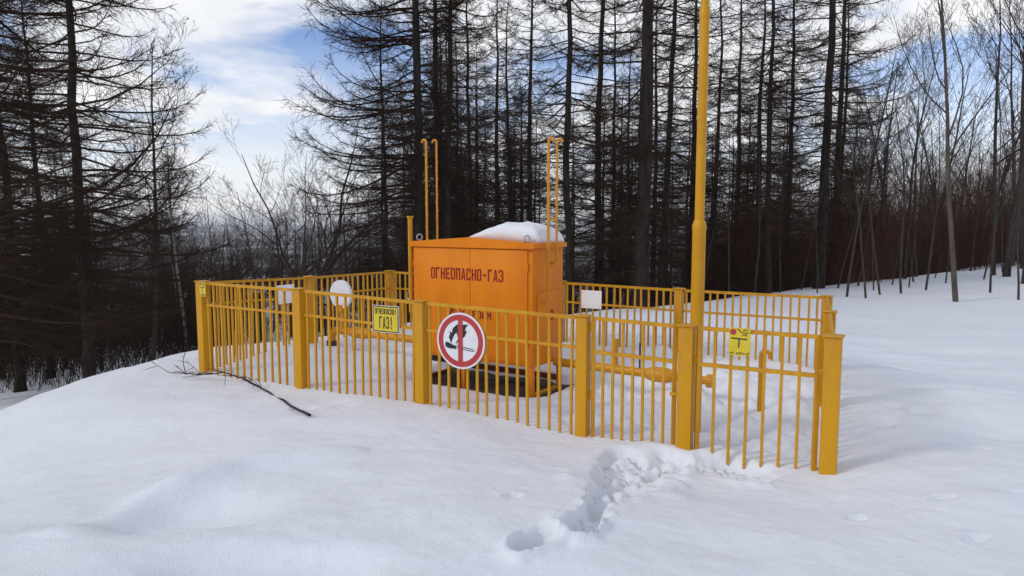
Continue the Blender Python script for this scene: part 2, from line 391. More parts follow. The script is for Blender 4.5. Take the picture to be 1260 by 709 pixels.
# ------------------------------------------------------------------ ground
def axis(segs, lo, hi, growth=1.16):
    """segs: (a, b, step) contiguous ranges, then growth outwards to lo / hi"""
    xs = []
    for a, b, st in segs: xs += list(np.arange(a, b - 1e-6, st))
    xs.append(segs[-1][1])
    st = segs[0][2]; x = xs[0]; left = []
    while x > lo: st *= growth; x -= st; left.append(x)
    st = segs[-1][2]; x = xs[-1]
    right = []
    while x < hi: st *= growth; x += st; right.append(x)
    return np.array(left[::-1] + xs + right)
gx = axis([(-6, -1.2, .06), (-1.2, 2.9, .024), (2.9, 5.0, .045)], -7000, 7000, 1.09)
gy = axis([(1.5, 3.3, .05), (3.3, 6.3, .024), (6.3, 10.5, .06)], -7000, 7000, 1.08)
X, Y = np.meshgrid(gx, gy)
Z = np.zeros_like(X)
for i in range(0, len(gy), 40): Z[i:i + 40] = terrain(X[i:i + 40].copy(), Y[i:i + 40].copy())
ny, nx = X.shape
idx = np.arange(nx * ny).reshape(ny, nx)
q = np.stack([idx[:-1, :-1], idx[:-1, 1:], idx[1:, 1:], idx[1:, :-1]], -1).reshape(-1, 4)
def quick_mesh(name, V, Q, m, smooth=True):
    me = bpy.data.meshes.new(name); k = Q.shape[1]
    me.vertices.add(len(V)); me.vertices.foreach_set('co', np.ascontiguousarray(V, np.float32).ravel())
    me.loops.add(Q.size); me.loops.foreach_set('vertex_index', np.ascontiguousarray(Q, np.int32).ravel())
    me.polygons.add(len(Q)); me.polygons.foreach_set('loop_start', np.arange(0, Q.size, k, dtype=np.int32))
    me.update(calc_edges=True); me.validate()
    if smooth: me.polygons.foreach_set('use_smooth', np.ones(len(me.polygons), bool))
    me.materials.append(m); return me
tag(link('snow_ground', quick_mesh('snow_ground', np.stack([X, Y, Z], -1).reshape(-1, 3), q, SNOW)), kind='structure')
GZMIN = float(Z.min())

# thawed earth under the cabinet
rng = np.random.RandomState(4)
mb = MB(); n = 56; rings = 9; vs_ = []
for j in range(rings):
    for k in range(n):
        th = 2 * math.pi * k / n; c_, s_ = math.cos(th), math.sin(th)
        sc = 1 / max(abs(c_), abs(s_)) ** .75
        p = BOX_C + bx_u * c_ * sc * 1.16 * (j + .4) / rings + bx_v * s_ * sc * .70 * (j + .4) / rings
        zt = terrain(np.array([BOX_C[0]]), np.array([BOX_C[1]]))[0]
        vs_.append((p[0], p[1], zt + .06 + .02 * float(fbm(np.array([p[0] * 3]), np.array([p[1] * 3]), 3, 77)[0])))
fs = [(j * n + k, j * n + (k + 1) % n, (j + 1) * n + (k + 1) % n, (j + 1) * n + k) for j in range(rings - 1) for k in range(n)] + [tuple(range(n))]
mb.add(vs_, fs); tag(mb.build('bare_earth', EARTH, ang=3), kind='structure')
EARTH_Z = float(np.mean([v[2] for v in vs_]))

# ------------------------------------------------------------------ fence
PW = .114
BAR = MB(); BAR.box((0, 0, .5), (.023, .023, 1)); BAR = BAR.mesh('bar', YEL2, False)
def post(parent, P, origin, rz, w=PW):
    g = gz(P[0], P[1]); h = P[2] - g + .35
    m = MB(); m.box((0, 0, -h / 2), (w, w, h), 0, .006)
    o = m.build('post', YEL, parent, loc=(P[0] - origin[0], P[1] - origin[1], P[2] - origin[2] - .008)); o.rotation_euler = (0, 0, rz)
    m = MB(); m.box((0, 0, 0), (w + .03, w + .03, .012), 0, .003)
    c = m.build('post_cap', YEL, o, loc=(0, 0, .006))
    return o
def panel(parent, P, Q, origin, nbar, gap=.30, trim=PW / 2, drop=.012, off=0.0, low=.12):
    """two rails and nbar upright bars between post centres P and Q"""
    P, Q, O = np.array(P), np.array(Q), np.array(origin)
    d = Q - P; l = np.linalg.norm(d[:2]); rz = math.atan2(d[1], d[0]); u = d / l
    nrm = np.array([d[1], -d[0], 0]) / l * off
    a, b = P + u * trim + nrm, Q - u * trim + nrm
    for nm, dz, hh in (('top_rail', drop + .015, .034), ('middle_rail', drop + gap, .028)):
        m = MB(); m.beam(a - O - (0, 0, dz), b - O - (0, 0, dz), .027, hh); m.build(nm, YEL2, parent, False)
    for i in range(nbar):
        t = (i + .5) / nbar
        p = a + (b - a) * t + rng.normal(0, .003, 3) * (1, 1, 0)
        top = p[2] - drop - .03
        bot = min(gz(p[0], p[1]) - low, top - .3)
        o = link('bar', BAR, parent, (p[0] - O[0], p[1] - O[1], bot - O[2])); o.rotation_euler = (rng.normal(0, .006), rng.normal(0, .006), rz); o.scale = (1, 1, top - bot)
def base(P): return (P[0], P[1], gz(P[0], P[1]))

a_ad = math.atan2(D[1] - A[1], D[0] - A[0]); a_dc = math.atan2(Cc[1] - D[1], Cc[0] - D[0]); a_bc = math.atan2(Cc[1] - B[1], Cc[0] - B[0])
fr = thing('metal_fence', base(A), 0, 'yellow railing carrying the round no-fire sign, in front of the orange cabinet', 'fence', 'railings around the gas cabinet')
o0 = np.array(base(A))
for P in (A, P1, P2, P3): post(fr, P, o0, ANG)
panel(fr, A, P1, o0, 13); panel(fr, P1, P2, o0, 14); panel(fr, P2, P3, o0, 15)
lf = thing('metal_fence', base(L1), 0, 'yellow side railing with white board, running back from the branch on the snow', 'fence', 'railings around the gas cabinet')
o0 = np.array(base(L1))
for P in (L1, D): post(lf, P, o0, a_ad)
panel(lf, A, L1, o0, 16); panel(lf, L1, D, o0, 15)
rf = thing('metal_fence', base(R1), 0, 'yellow rear railing with white board, behind the mast and the cabinet', 'fence', 'railings around the gas cabinet')
o0 = np.array(base(R1))
for P in (R1, R2, Cc): post(rf, P, o0, a_dc)
panel(rf, D, R1, o0, 28); panel(rf, R1, R2, o0, 16); panel(rf, R2, Cc, o0, 17)
sf = thing('metal_fence', base(Mm), 0, 'short yellow side railing joining the gate corner post to the rear corner post', 'fence', 'railings around the gas cabinet')
o0 = np.array(base(Mm)); post(sf, Mm, o0, a_bc); panel(sf, B, Mm, o0, 12); panel(sf, Mm, Cc, o0, 12)
for P, lb in ((P4, 'yellow square gate post between the two gates, directly before the mast'), (B, 'thick yellow corner post holding the free side of the gate with the small sign')):
    g = thing('gate_post', base(P), 0, lb, 'post'); post(g, P, np.array(base(P)), ANG, PW + .012)

def gate(P, Q, nbar, label):
    O = np.array(base(P)); g = thing('metal_gate', tuple(O), 0, label, 'gate')
    d = Q - P; l = np.linalg.norm(d[:2]); u = d / l; a, b = P + u * .105, Q - u * .105
    for nm, dz in (('top_rail', .02), ('middle_rail', .335)):
        m = MB(); m.beam(a - O - (0, 0, dz), b - O - (0, 0, dz), .032, .032); m.build(nm, YEL2, g, False)
    for p in (a, b):
        bot = gz(p[0], p[1]) - .04; m = MB(); m.beam((p[0] - O[0], p[1] - O[1], bot - O[2]), (p[0] - O[0], p[1] - O[1], p[2] - O[2] - .004), .036, .036); m.build('stile', YEL2, g, False)
    for i in range(nbar):
        p = a + (b - a) * (i + 1) / (nbar + 1); top = p[2] - .036; bot = gz(p[0], p[1]) - .05 + rng.uniform(-.02, .02)
        o = link('bar', BAR, g, (p[0] - O[0], p[1] - O[1], bot - O[2])); o.rotation_euler = (0, 0, ANG); o.scale = (1, 1, top - bot)
    return g, a, b, O, u
g1, ga, gb, gO, gu = gate(P3, P4, 7, 'narrow yellow wicket gate hinged between railing and mast post')
for dz in (-.10, -.75):
    m = MB(); c = P3 + gu * .082 - np.array([v_f[0], v_f[1], 0]) * .0 + np.array([0, 0, dz]) - gO; m.tube([c - (0, 0, .045), c + (0, 0, .045)], .016, 10); m.build('hinge', YEL, g1)
m = MB(); c = gb - gO + np.array([0, 0, -.62]); m.box(c + gu * .02 - np.array([v_f[0], v_f[1], 0]) * .03, (.10, .02, .03), ANG, .003); m.build('latch', YEL, g1)
g2, ga2, gb2, gO2, gu2 = gate(P4, B, 6, 'wide yellow gate carrying the small yellow sign with a red dot')
for p, sg in ((ga2, -1), (gb2, 1)):
    m = MB(); c = p - gO2 + np.array([0, 0, -.30]) + gu2 * sg * .035; m.box(c, (.085, .03, .05), ANG, .004); m.build('hinge' if sg < 0 else 'latch', YEL, g2)

# ------------------------------------------------------------------ lettering
SEG = {  # stencil letters as rectangles in a unit cell (x0,z0,x1,z1)
 'О': [(0, .08, .30, .92), (.70, .08, 1, .92), (.16, .86, .46, 1), (.54, .86, .84, 1), (.16, 0, .46, .14), (.54, 0, .84, .14)],
 'Г': [(0, 0, .30, 1), (.36, .84, .92, 1)], 'Н': [(0, 0, .30, 1), (.70, 0, 1, 1), (.36, .43, .64, .57)],
 'Е': [(0, 0, .30, 1), (.36, .84, .95, 1), (.36, .43, .85, .57), (.36, 0, .95, .16)], 'П': [(0, 0, .30, 1), (.70, 0, 1, 1), (.34, .84, .66, 1)],
 'С': [(0, .08, .30, .92), (.18, .86, .9, 1), (.18, 0, .9, .14), (.70, .66, 1, .88), (.70, .12, 1, .32)],
 'З': [(.1, .86, .82, 1), (.1, 0, .82, .14), (.70, .54, 1, .90), (.70, .10, 1, .46), (.38, .43, .78, .57), (0, .70, .26, .90), (0, .10, .26, .28)],
 '-': [(.15, .42, .85, .58)], '!': [(.32, .30, .68, 1), (.32, 0, .68, .17)], 'И': [(0, 0, .28, 1), (.72, 0, 1, 1)], 'М': [(0, 0, .26, 1), (.74, 0, 1, 1)], 'В': [(0, 0, .3, 1), (.34, .86, .8, 1), (.34, .43, .8, .57), (.34, 0, .8, .14), (.7, .55, 1, .9), (.7, .1, 1, .45)], 'А': [], 'Р': [(0, 0, .3, 1), (.34, .86, .85, 1), (.34, .42, .85, .56), (.7, .5, 1, .92)]}
POLY = {'А': [[(0, 0), (.28, 0), (.56, 1), (.36, 1)], [(.72, 0), (1, 0), (.66, 1), (.5, .9)], [(.33, .22), (.67, .22), (.64, .36), (.37, .36)]],
        'И': [[(.28, .1), (.28, .38), (.72, .92), (.72, .62)]], 'М': [[(.26, 1), (.5, .55), (.5, .25), (.26, .7)], [(.74, 1), (.74, .7), (.5, .25), (.5, .55)]]}
def lettering(parent, name, text, x0, z0, w, h, y, m, gap=.22, thick=.002):
    """text on the local plane y, facing -y, filling width w from x0 and height h from z0"""
    cell = w / (len(text) * (1 + gap) - gap); b = MB(); x = x0
    for ch in text:
        if ch != ' ':
            for (a, c, d, e) in SEG.get(ch, []): b.prism([(x + a * cell, z0 + c * h), (x + d * cell, z0 + c * h), (x + d * cell, z0 + e * h), (x + a * cell, z0 + e * h)], y - thick, y)
            for pl in POLY.get(ch, []): b.prism([(x + p * cell, z0 + q_ * h) for p, q_ in pl], y - thick, y)
        x += cell * (1 + gap)
    return tag(b.build(name, m, parent, False), kind='stuff')

# ------------------------------------------------------------------ gas cabinet
ZB, ZT = .27, 1.735
cx, cy = BOX_C
cab = thing('gas_cabinet', (cx, cy, EARTH_Z - .03), bx_a, 'big orange steel gas cabinet on legs with red stencilled lettering', 'cabinet')
zo = -(EARTH_Z - .03)
hw, hd = BOX_W / 2, BOX_D / 2
m = MB(); m.box((0, 0, zo + (ZB + ZT) / 2), (BOX_W - .02, BOX_D - .02, ZT - ZB), 0, .006); m.build('body', ORA, cab)
for k, (xa, xb) in enumerate(((-hw + .03, .02 - .0022), (.02 + .0022, hw - .075))):
    m = MB(); m.box(((xa + xb) / 2, -hd + .003, zo + (ZB + ZT) / 2 - .015), (xb - xa, .022, ZT - ZB - .10), 0, .004); dr = m.build('door', ORA, cab)
    for dz in (.25, 1.15):
        h = MB(); xx = xa - .008 if k == 0 else xb + .008
        h.tube([(xx, -hd - .006, zo + ZB + dz), (xx, -hd - .006, zo + ZB + dz + .09)], .010, 8); h.build('hinge', ORA, dr)
m = MB(); m.box((hw - .003, .02, zo + ZB + .46), (.022, BOX_D - .16, .86), 0, .004); m.build('side_door', ORA, cab)
# roof, low gable with its ridge running front to back
e = .025; hh = .075
m = MB()
prof = [(-hw - e, zo + ZT - .045), (hw + e, zo + ZT - .045), (hw + e, zo + ZT + .012), (0, zo + ZT + hh), (-hw - e, zo + ZT + .012)]
m.prism(prof, -hd - e, hd + e); roof = m.build('roof', ORA, cab, False)
for sx, sy in ((-1, -1), (1, -1)):
    r_ = MB(); xx = sx * (hw - .10); zz = zo + ZT + .012 + hh * (.10 + .0) / hw + .045
    r_.tube([(xx + .038 * math.cos(t) * .5, -hd + .03 + .038 * math.cos(t) * .86, zz + .038 * math.sin(t)) for t in np.linspace(0, 2 * math.pi, 17)], .009, 8, False); r_.build('lifting_eye', STEEL, roof)
# drip seam under the fascia
m = MB(); m.box((0, -hd - e - .002, zo + ZT - .048), (BOX_W + 2 * e - .01, .012, .012)); m.build('drip_edge', ORA, roof, False)
for sx in (-1, 1):
    for sy in (-1, 1):
        m = MB(); m.box((sx * (hw - .04), sy * (hd - .04), (zo + ZB) / 2 - .04), (.055, .055, zo + ZB + .08), 0, .004); m.build('leg', ORA, cab)
for sx in (-.12,):
    m = MB(); m.box((sx, -hd + .04, (zo + ZB) / 2 - .04), (.05, .05, zo + ZB + .08), 0, .004); m.build('leg', ORA, cab)
for y_ in (hd - .04,):
    m = MB(); m.beam((-hw + .07, y_, .16), (hw - .07, y_, .16), .05, .07); m.build('base_rail', RUST, cab, False)
for sx in (-1, 1):
    m = MB(); m.beam((sx * (hw - .04), -hd + .07, .045), (sx * (hw - .04), hd - .07, .045), .05, .05); m.build('base_rail', YEL if sx > 0 else RUST, cab, False)
m = MB(); m.box((-.55, .1, zo + ZB - .07), (.7, .45, .14), 0, .01); m.build('under_tray', DARK, cab)
lettering(cab, 'lettering', 'ОГНЕОПАСНО-ГАЗ', -hw + .32, zo + 1.275, 1.12, .148, -hd - .0085, REDL)
lettering(cab, 'lettering', 'ОВО РОИМ', -hw + .68, zo + .805, .58, .095, -hd - .0085, REDL)
lg = MB()
cxx, czz = -hw + .61, zo + .86
lg.tube([(cxx + .05 * math.cos(t), -hd - .0095, czz + .045 + .045 * math.sin(t)) for t in np.linspace(2.6, -2.2, 14)] + [(cxx + .03, -hd - .0095, czz - .03), (cxx + .055, -hd - .0095, czz - .075)], .013, 6); lg.build('emblem', REDL, cab)
# red figure on the side door, facing +x
fg = MB()
for (a_, c_, d_, e_) in SEG['З']:
    x0_, x1_ = .02 + a_ * .075, .02 + d_ * .075
    fg.add([(hw + .009 + q_, p_, zo + .80 + z_ * .13) for q_ in (0, .002) for p_, z_ in ((x0_, c_), (x1_, c_), (x1_, e_), (x0_, e_))], [(0, 1, 2, 3), (7, 6, 5, 4), (0, 4, 5, 1), (1, 5, 6, 2), (2, 6, 7, 3), (3, 7, 4, 0)])
fg.build('lettering', REDL, cab, False)
# vent pipes with hooked ends on both narrow sides
def vent(sx, yl, ztop, zlow, r, name='vent_pipe'):
    x = sx * (hw + .085); m = MB(); R = .035
    pts = [(sx * (hw + .008), yl, zo + zlow), (x - sx * .03, yl, zo + zlow), (x, yl, zo + zlow + .03)]
    pts += [(x, yl, zo + z) for z in np.linspace(zlow + .1, ztop - R, 8)]
    pts += [(x + sx * (R - R * math.cos(t)), yl, zo + ztop - R + R * math.sin(t)) for t in np.linspace(.4, math.pi * 1.05, 8)]
    m.tube(pts, r, 10); p = m.build(name, PIPE, cab, ang=1.2)
    c = MB(); nn = 9
    for k in range(nn):
        zz = zo + zlow + .55 + (ztop - zlow - .75) * k / (nn - 1); s2 = 1 if k % 2 else -1
        c.box((x + s2 * (r + .002), yl, zz), (.012, .012, .02))
    c.build('clip', PIPE, p, False)
    f = MB(); f.box((sx * (hw - .004), yl, zo + zlow), (.02, .075, .075), 0, .003); f.build('flange', ORA, p)
vent(1, -.17, 2.97, 1.05, .0175); vent(1, .03, 2.98, 1.50, .0150)
m = MB(); m.box((hw + .085, -.07, zo + 2.03), (.02, .20, .03)); m.build('vent_bracket', PIPE, cab, False)
vent(-1, .03, 3.10, 1.05, .0160); vent(-1, .25, 3.12, 1.50, .0135)
m = MB(); x = -hw - .075; m.tube([(x, -hd + .05, zo + .8), (x, -hd + .05, zo + 2.055)], .032, 12); m.tube([(x, -hd + .05, zo + 2.05), (x, -hd + .05, zo + 2.075)], .046, 12)
m.tube([(x, -hd + .05, zo + .85), (x + .09, -hd + .05, zo + .85)], .02, 8); m.build('breather_pipe', PIPE, cab)
m = MB(); m.tube([(x - .03 + .035 * math.cos(t), -hd + .04, zo + 1.02 + .05 * math.sin(t)) for t in np.linspace(math.pi / 2, 3 * math.pi / 2, 9)], .009, 8); m.build('handle', STEEL, cab)

# snow lying on the roof
nu, nv = 44, 26
us = np.linspace(-.98, 1.0, nu); vv = np.linspace(-.92, .98, nv); sv = []; sf_ = []
def roof_z(x): return ZT + hh - (hh - .012) * abs(x) / (hw + e)
for j, v_ in enumerate(vv):
    for i, u_ in enumerate(us):
        x = .12 + (u_ + .98) / 1.98 * (hw - .09); x = -.10 + (u_ + .98) / 1.98 * (hw + .10); y = .05 + v_ * (hd - .04)
        edge = min((u_ + .98) / .75, 1) * 1.0
        prof_ = max(1 - abs(v_) ** 6, 0) ** .4 * min(1, ((u_ + .98) / .95)) ** .7 * max(1 - max((u_ - .55) / .46, 0) ** 4, 0) ** .5
        t_ = (.165 + .95 * (hh - .012) * abs(x) / (hw + e)) * prof_ + .034 * float(fbm(np.array([x * 3.3]), np.array([y * 3.3]), 4, 88)[0]) * prof_
        sv.append((x, y, zo + roof_z(x) - .006 + max(t_, 0)))
for j in range(nv - 1):
    for i in range(nu - 1): sf_.append((j * nu + i, j * nu + i + 1, (j + 1) * nu + i + 1, (j + 1) * nu + i))
m = MB(); m.add(sv, sf_)
n0 = len(m.v); m.add([(p[0], p[1], zo + roof_z(p[0]) - .010) for p in sv], [f[::-1] for f in sf_])
rim = [i for i in range(nu)] + [j * nu + nu - 1 for j in range(1, nv)] + [(nv - 1) * nu + i for i in range(nu - 2, -1, -1)] + [j * nu for j in range(nv - 2, 0, -1)]
m.f += [(rim[k], rim[(k + 1) % len(rim)], rim[(k + 1) % len(rim)] + n0, rim[k] + n0) for k in range(len(rim))]
sc_ = m.build('roof_snow', SNOWC, None, True, (cx, cy, EARTH_Z - .03), ang=2.0); sc_.rotation_euler = (0, 0, bx_a)
tag(sc_, 'thick slab of white snow lying on the roof of the orange cabinet', 'snow')

# ------------------------------------------------------------------ gas pipes
def loc2(x, y, z): return BOX_C[0] + bx_u[0] * x + bx_v[0] * y, BOX_C[1] + bx_u[1] * x + bx_v[1] * y, z
pr = thing('gas_pipe', (*loc2(hw, .15, 0)[:2], .02), bx_a, 'horizontal yellow gas pipe leaving the cabinet towards the mast', 'pipe')
LP = 1.98; pz = .245
m = MB(); m.tube([(-.0, 0, pz), (1.25, 0, pz)], .052, 16); m.build('pipe', PIPE, pr)
m = MB(); m.tube([(1.22, 0, pz), (1.30, 0, pz), (1.46, 0, pz), (1.58, 0, pz), (LP - .05, 0, pz)], [.062, .088, .088, .050, .044], 16); m.build('reducer', PIPE, pr)
m = MB(); m.tube([(LP - .06, 0, pz), (LP, 0, pz)], .075, 16); m.build('flange', PIPE, pr)
m = MB(); m.tube([(.83, 0, pz), (.83, 0, pz + .30)], .026, 10); m.tube([(.83, 0, pz + .28), (.83, 0, pz + .36)], .036, 10); m.build('valve_stub', PIPE, pr)
m = MB(); m.tube([(1.13, .0, pz + .02), (1.13, .0, pz + .34)], .012, 8); m.build('gauge_rod', DARK, pr)
for xx in (.35, 1.75):
    m = MB(); m.tube([(xx, 0, pz - .04), (xx, 0, -.35)], .024, 10); m.build('support', PIPE, pr)
pl = thing('gas_pipe', (*loc2(-hw, .05, 0)[:2], .02), bx_a, 'yellow gas pipe bending into the snow below a round white plate', 'pipe')
EL = 2.02; pz = .33
m = MB(); R = .14
el = [(0, 0, pz), (-1.0, 0, pz), (-EL + R, 0, pz)] + [(-EL + R - R * math.sin(t), 0, pz - R + R * math.cos(t)) for t in np.linspace(.2, math.pi / 2, 8)] + [(-EL, 0, -.35)]
m.tube(el, .055, 16); m.build('pipe', PIPE, pl, ang=1.0)
m = MB(); m.tube([(-1.62, 0, pz), (-1.52, 0, pz), (-1.32, 0, pz), (-1.22, 0, pz)], [.058, .085, .085, .058], 16); m.build('valve_body', PIPE, pl)
gl = loc2(-hw - EL, .05, 0); zg = gz(gl[0], gl[1])
m = MB(); m.tube([(-EL, 0, zg - .08), (-EL, 0, zg + .05)], .085, 14); m.build('ground_collar', DARK, pl)
m = MB(); m.tube([(-1.78, 0, pz), (-1.78, 0, pz + .36)], .042, 12); m.tube([(-1.78, 0, pz + .30), (-1.78, 0, pz + .40)], .058, 12); m.build('stem', PIPE, pl)
m = MB(); R = .215
m.prism([(-1.79 + R * math.cos(t), pz + .56 + R * math.sin(t)) for t in np.linspace(0, 2 * math.pi, 49)[:-1]], -.035, .015)
o = m.build('round_plate', SWHITE, pl)
m = MB(); m.tube([(-1.55, 0, pz - .03), (-1.55, 0, -.35)], .03, 10); m.build('support', PIPE, pl)

gn = hit(934, 508)
v = thing('vent_stub', (gn[0], gn[1], gz(gn[0], gn[1]) - .15), ANG, 'slim yellow vent pipe with a bent top standing behind the gate with the small sign', 'pipe')
m = MB(); zt = at_y(934, 432, gn[1])[2] - v.location.z; R = .045
m.tube([(0, 0, 0), (0, 0, zt * .5), (0, 0, zt - R)] + [(R - R * math.cos(t), 0, zt - R + R * math.sin(t)) for t in np.linspace(.3, math.pi, 8)] + [(2 * R, 0, zt - R - .03)], .022, 12); m.build('pipe', PIPE, v, ang=1.2)
sr = hit(290, 438)
v2 = thing('marker_stake', (sr[0], sr[1], gz(sr[0], sr[1]) - .2), ANG, 'thin yellow stake in the snow just inside the side railing', 'stake')
m = MB(); m.tube([(0, 0, 0), (0, 0, .52)], .018, 8); m.build('rod', PIPE, v2); m = MB(); m.tube([(0, 0, .5), (0, 0, .56)], .03, 8); m.build('cap', PIPE, v2)

# ------------------------------------------------------------------ mast
mb_ = at_y(854.5, 511, 6.85); mx_, my_ = mb_[0], mb_[1]
zg = gz(mx_, my_)
def mz_at(py): return at_y(860, py, my_)[2]
mast = thing('lightning_mast', (mx_, my_, zg - .3), 0, 'tall yellow steel mast of stepped pipe sections behind the gate post', 'mast')
z1, z2 = mz_at(283) - zg + .3, mz_at(10) - zg + .3
m = MB(); m.tube([(0, 0, 0), (0, 0, z1)], .065, 24); m.build('lower_section', YEL, mast)
m = MB(); m.tube([(0, 0, z1 - .002), (0, 0, z1 + .05), (0, 0, z1 + .10)], [.068, .068, .049], 24); m.build('joint', YEL, mast)
m = MB(); m.tube([(0, 0, z1 + .08), (0, 0, z2)],   .047, 24); m.build('middle_section', YEL, mast)
m = MB(); m.tube([(0, 0, z2 - .10), (0, 0, z2 - .03), (0, 0, z2 + .03)], [.050, .050, .037], 24); m.build('joint', YEL, mast)
m = MB(); m.tube([(0, 0, z2), (0, 0, z2 + 3.2)], .039, 20); m.build('upper_section', YEL, mast)
m = MB(); m.tube([(0, 0, z2 + 3.18), (0, 0, z2 + 4.6)], [.016, .006], 10); m.build('rod', STEEL, mast)
m = MB(); m.box((.0, -.07, mz_at(437) - zg + .3), (.03, .14, .06), 0, .004); m.build('bracket', YEL, mast)

# ------------------------------------------------------------------ signs
def sign_at(px, py, P, Q, off=.03):
    p = on_line(px, py, np.array(P), np.array(Q)); d = np.array(Q) - np.array(P); rz = math.atan2(d[1], d[0])
    n_ = np.array([math.sin(rz), -math.cos(rz), 0]); return p + n_ * off, rz
def outline(w, h): return [(-w / 2, -h / 2), (w / 2, -h / 2), (w / 2, h / 2), (-w / 2, h / 2)]
# round no-fire sign
c, rz = sign_at(569, 419, A, B, .032)
c = c.copy()
s = thing('round_sign', c, rz, 'round white sign with red ring and bar over a burning match', 'sign')
R = .295
circ = lambda r, n=56: [(r * math.cos(2 * math.pi * k / n), r * math.sin(2 * math.pi * k / n)) for k in range(n)]
m = MB(); m.prism(circ(R), -.004, .004); m.build('plate', SWHITE, s)
m = MB(); m.ring(R * .735, R * .93, -.0060, -.0035, 56); m.build('red_ring', SRED, s)
m = MB(); m.prism([(-.028, -R * .75), (.028, -R * .75), (.028, R * .75), (-.028, R * .75)], -.0085, -.0035); m.build('red_bar', SRED, s, False)
fl = [(-.115, -.035), (-.145, .03), (-.128, .06), (-.135, .095), (-.105, .075), (-.095, .125), (-.05, .165), (-.02, .175), (.03, .172), (.098, .178), (.07, .148), (.055, .115), (.08, .105), (.052, .05), (.01, .015), (-.03, -.015), (-.06, -.035), (-.03, .02), (-.035, .05), (-.05, .085), (-.075, .06), (-.09, .03), (-.105, .0)]
m = MB(); m.prism(fl, -.0065, -.0035); m.build('flame_mark', SBLK, s, False)
mt = [(-.19, -.035), (-.175, -.02), (-.14, -.03), (-.09, -.05), (-.055, -.055), (-.055, -.09), (-.10, -.088), (-.14, -.088), (-.175, -.08), (-.19, -.06)]
m = MB(); m.prism(mt, -.0065, -.0035); m.build('match_head_mark', SBLK, s, False)
m = MB()
m.prism([(-.05, -.052), (.15, -.072), (.165, -.085), (.15, -.080), (-.05, -.060)], -.0062, -.0035); m.prism([(-.05, -.080), (.15, -.100), (.172, -.092), (.165, -.083), (.155, -.092), (-.05, -.073)], -.0062, -.0035)
m.build('match_stick_mark', SBLK, s, False)
# ОГНЕОПАСНО! ГАЗ!
c, rz = sign_at(477, 392.5, P1, P2, .030)
s = thing('warning_sign', c, rz, 'yellow rectangular warning sign with black letters, wired to the front railing', 'sign')
w, h = .37, .30
m = MB(); m.prism(outline(w, h), -.003, .003); m.build('plate', SWHITE, s, False)
m = MB(); m.prism(outline(w - .012, h - .012), -.0045, -.002); m.build('black_edge', SBLK, s, False)
m = MB(); m.prism(outline(w - .036, h - .036), -.0060, -.004); m.build('yellow_field', SYEL, s, False)
lettering(s, 'lettering', 'ОГНЕОПАСНО!', -.150, .055, .30, .062, -.0058, SBLK, .18)
lettering(s, 'lettering', 'ГАЗ!', -.088, -.105, .185, .135, -.0058, SBLK, .32)
# small marker signs with a red dot
def marker(c, rz, w, h, label):
    s = thing('marker_sign', c, rz, label, 'sign')
    m = MB(); m.prism(outline(w, h), -.003, .003); m.build('plate', SYEL, s, False)
    k = w / .2
    m = MB(); m.prism([(-.062 * k + .030 * k * math.cos(t), h / 2 - .042 * k + .030 * k * math.sin(t)) for t in np.linspace(0, 2 * math.pi, 25)[:-1]], -.0045, -.002); m.build('red_dot', SRED, s)
    m = MB(); m.prism([(-.08 * k, .022), (.07 * k, .018), (.07 * k, .029), (-.08 * k, .033)], -.0045, -.002); m.prism([(-.012 * k, -.05), (.0, -.05), (.0, .022), (-.012 * k, .022)], -.0045, -.002); m.build('letter_mark', SBLK, s, False)
    m = MB()
    for (a, b, c_, d) in ((-.012, .115, .012, .09), (.012, .09, .05, .085), (.05, .085, .085, .09), (.03, .11, .075, .115), (.02, .065, .055, .068), (.06, .075, .06, .055), (-.022, .122, -.008, .108)):
        m.beam((a * k, -.0035, b * h / .26), (c_ * k, -.0035, d * h / .26), .003, .007)
    r2 = random.Random(3)
    for i in range(9):
        x = (-.088 + i * .0205) * k
        if i == 2: continue
        m.beam((x, -.0035, -h / 2 + .012), (x + .010 * k, -.0035, -h / 2 + .012 + r2.uniform(.008, .024)), .003, .008)
    tag(m.build('ink_marks', SBLK, s, False), kind='stuff')
c, rz = sign_at(911, 420, P4, B, .030); marker(c, rz, .175, .235, 'small yellow sign with red dot and T mark, hung on the wide gate')
c, rz = sign_at(255.5, 355.5, A, B, .075); marker(c, rz, .115, .185, 'small faded yellow sign with red dot, high on the railing end post')
# two white boards
for (px, py), P, Q, w, h, lb, off in (((350, 362), A, D, .33, .28, 'white rectangular board fixed to the side railing', .022), ((728.5, 368.5), R1, R2, .33, .27, 'white rectangular board fixed to the rear railing, beside the cabinet', .022)):
    p, rz = sign_at(px, py, P, Q, off)
    s = thing('white_board', p, rz, lb, 'sign'); m = MB(); m.prism(outline(w, h), -.003, .003); m.build('plate', mat('board_white', (.86, .86, .88), .5), s, False)
    for sx in (-1, 1):
        for sz in (-1, 1):
            t = MB(); t.tube([(sx * (w / 2 - .03), -.008, sz * (h / 2 - .03)), (sx * (w / 2 - .03), .004, sz * (h / 2 - .03))], .007, 8); t.build('bolt', STEEL, s)

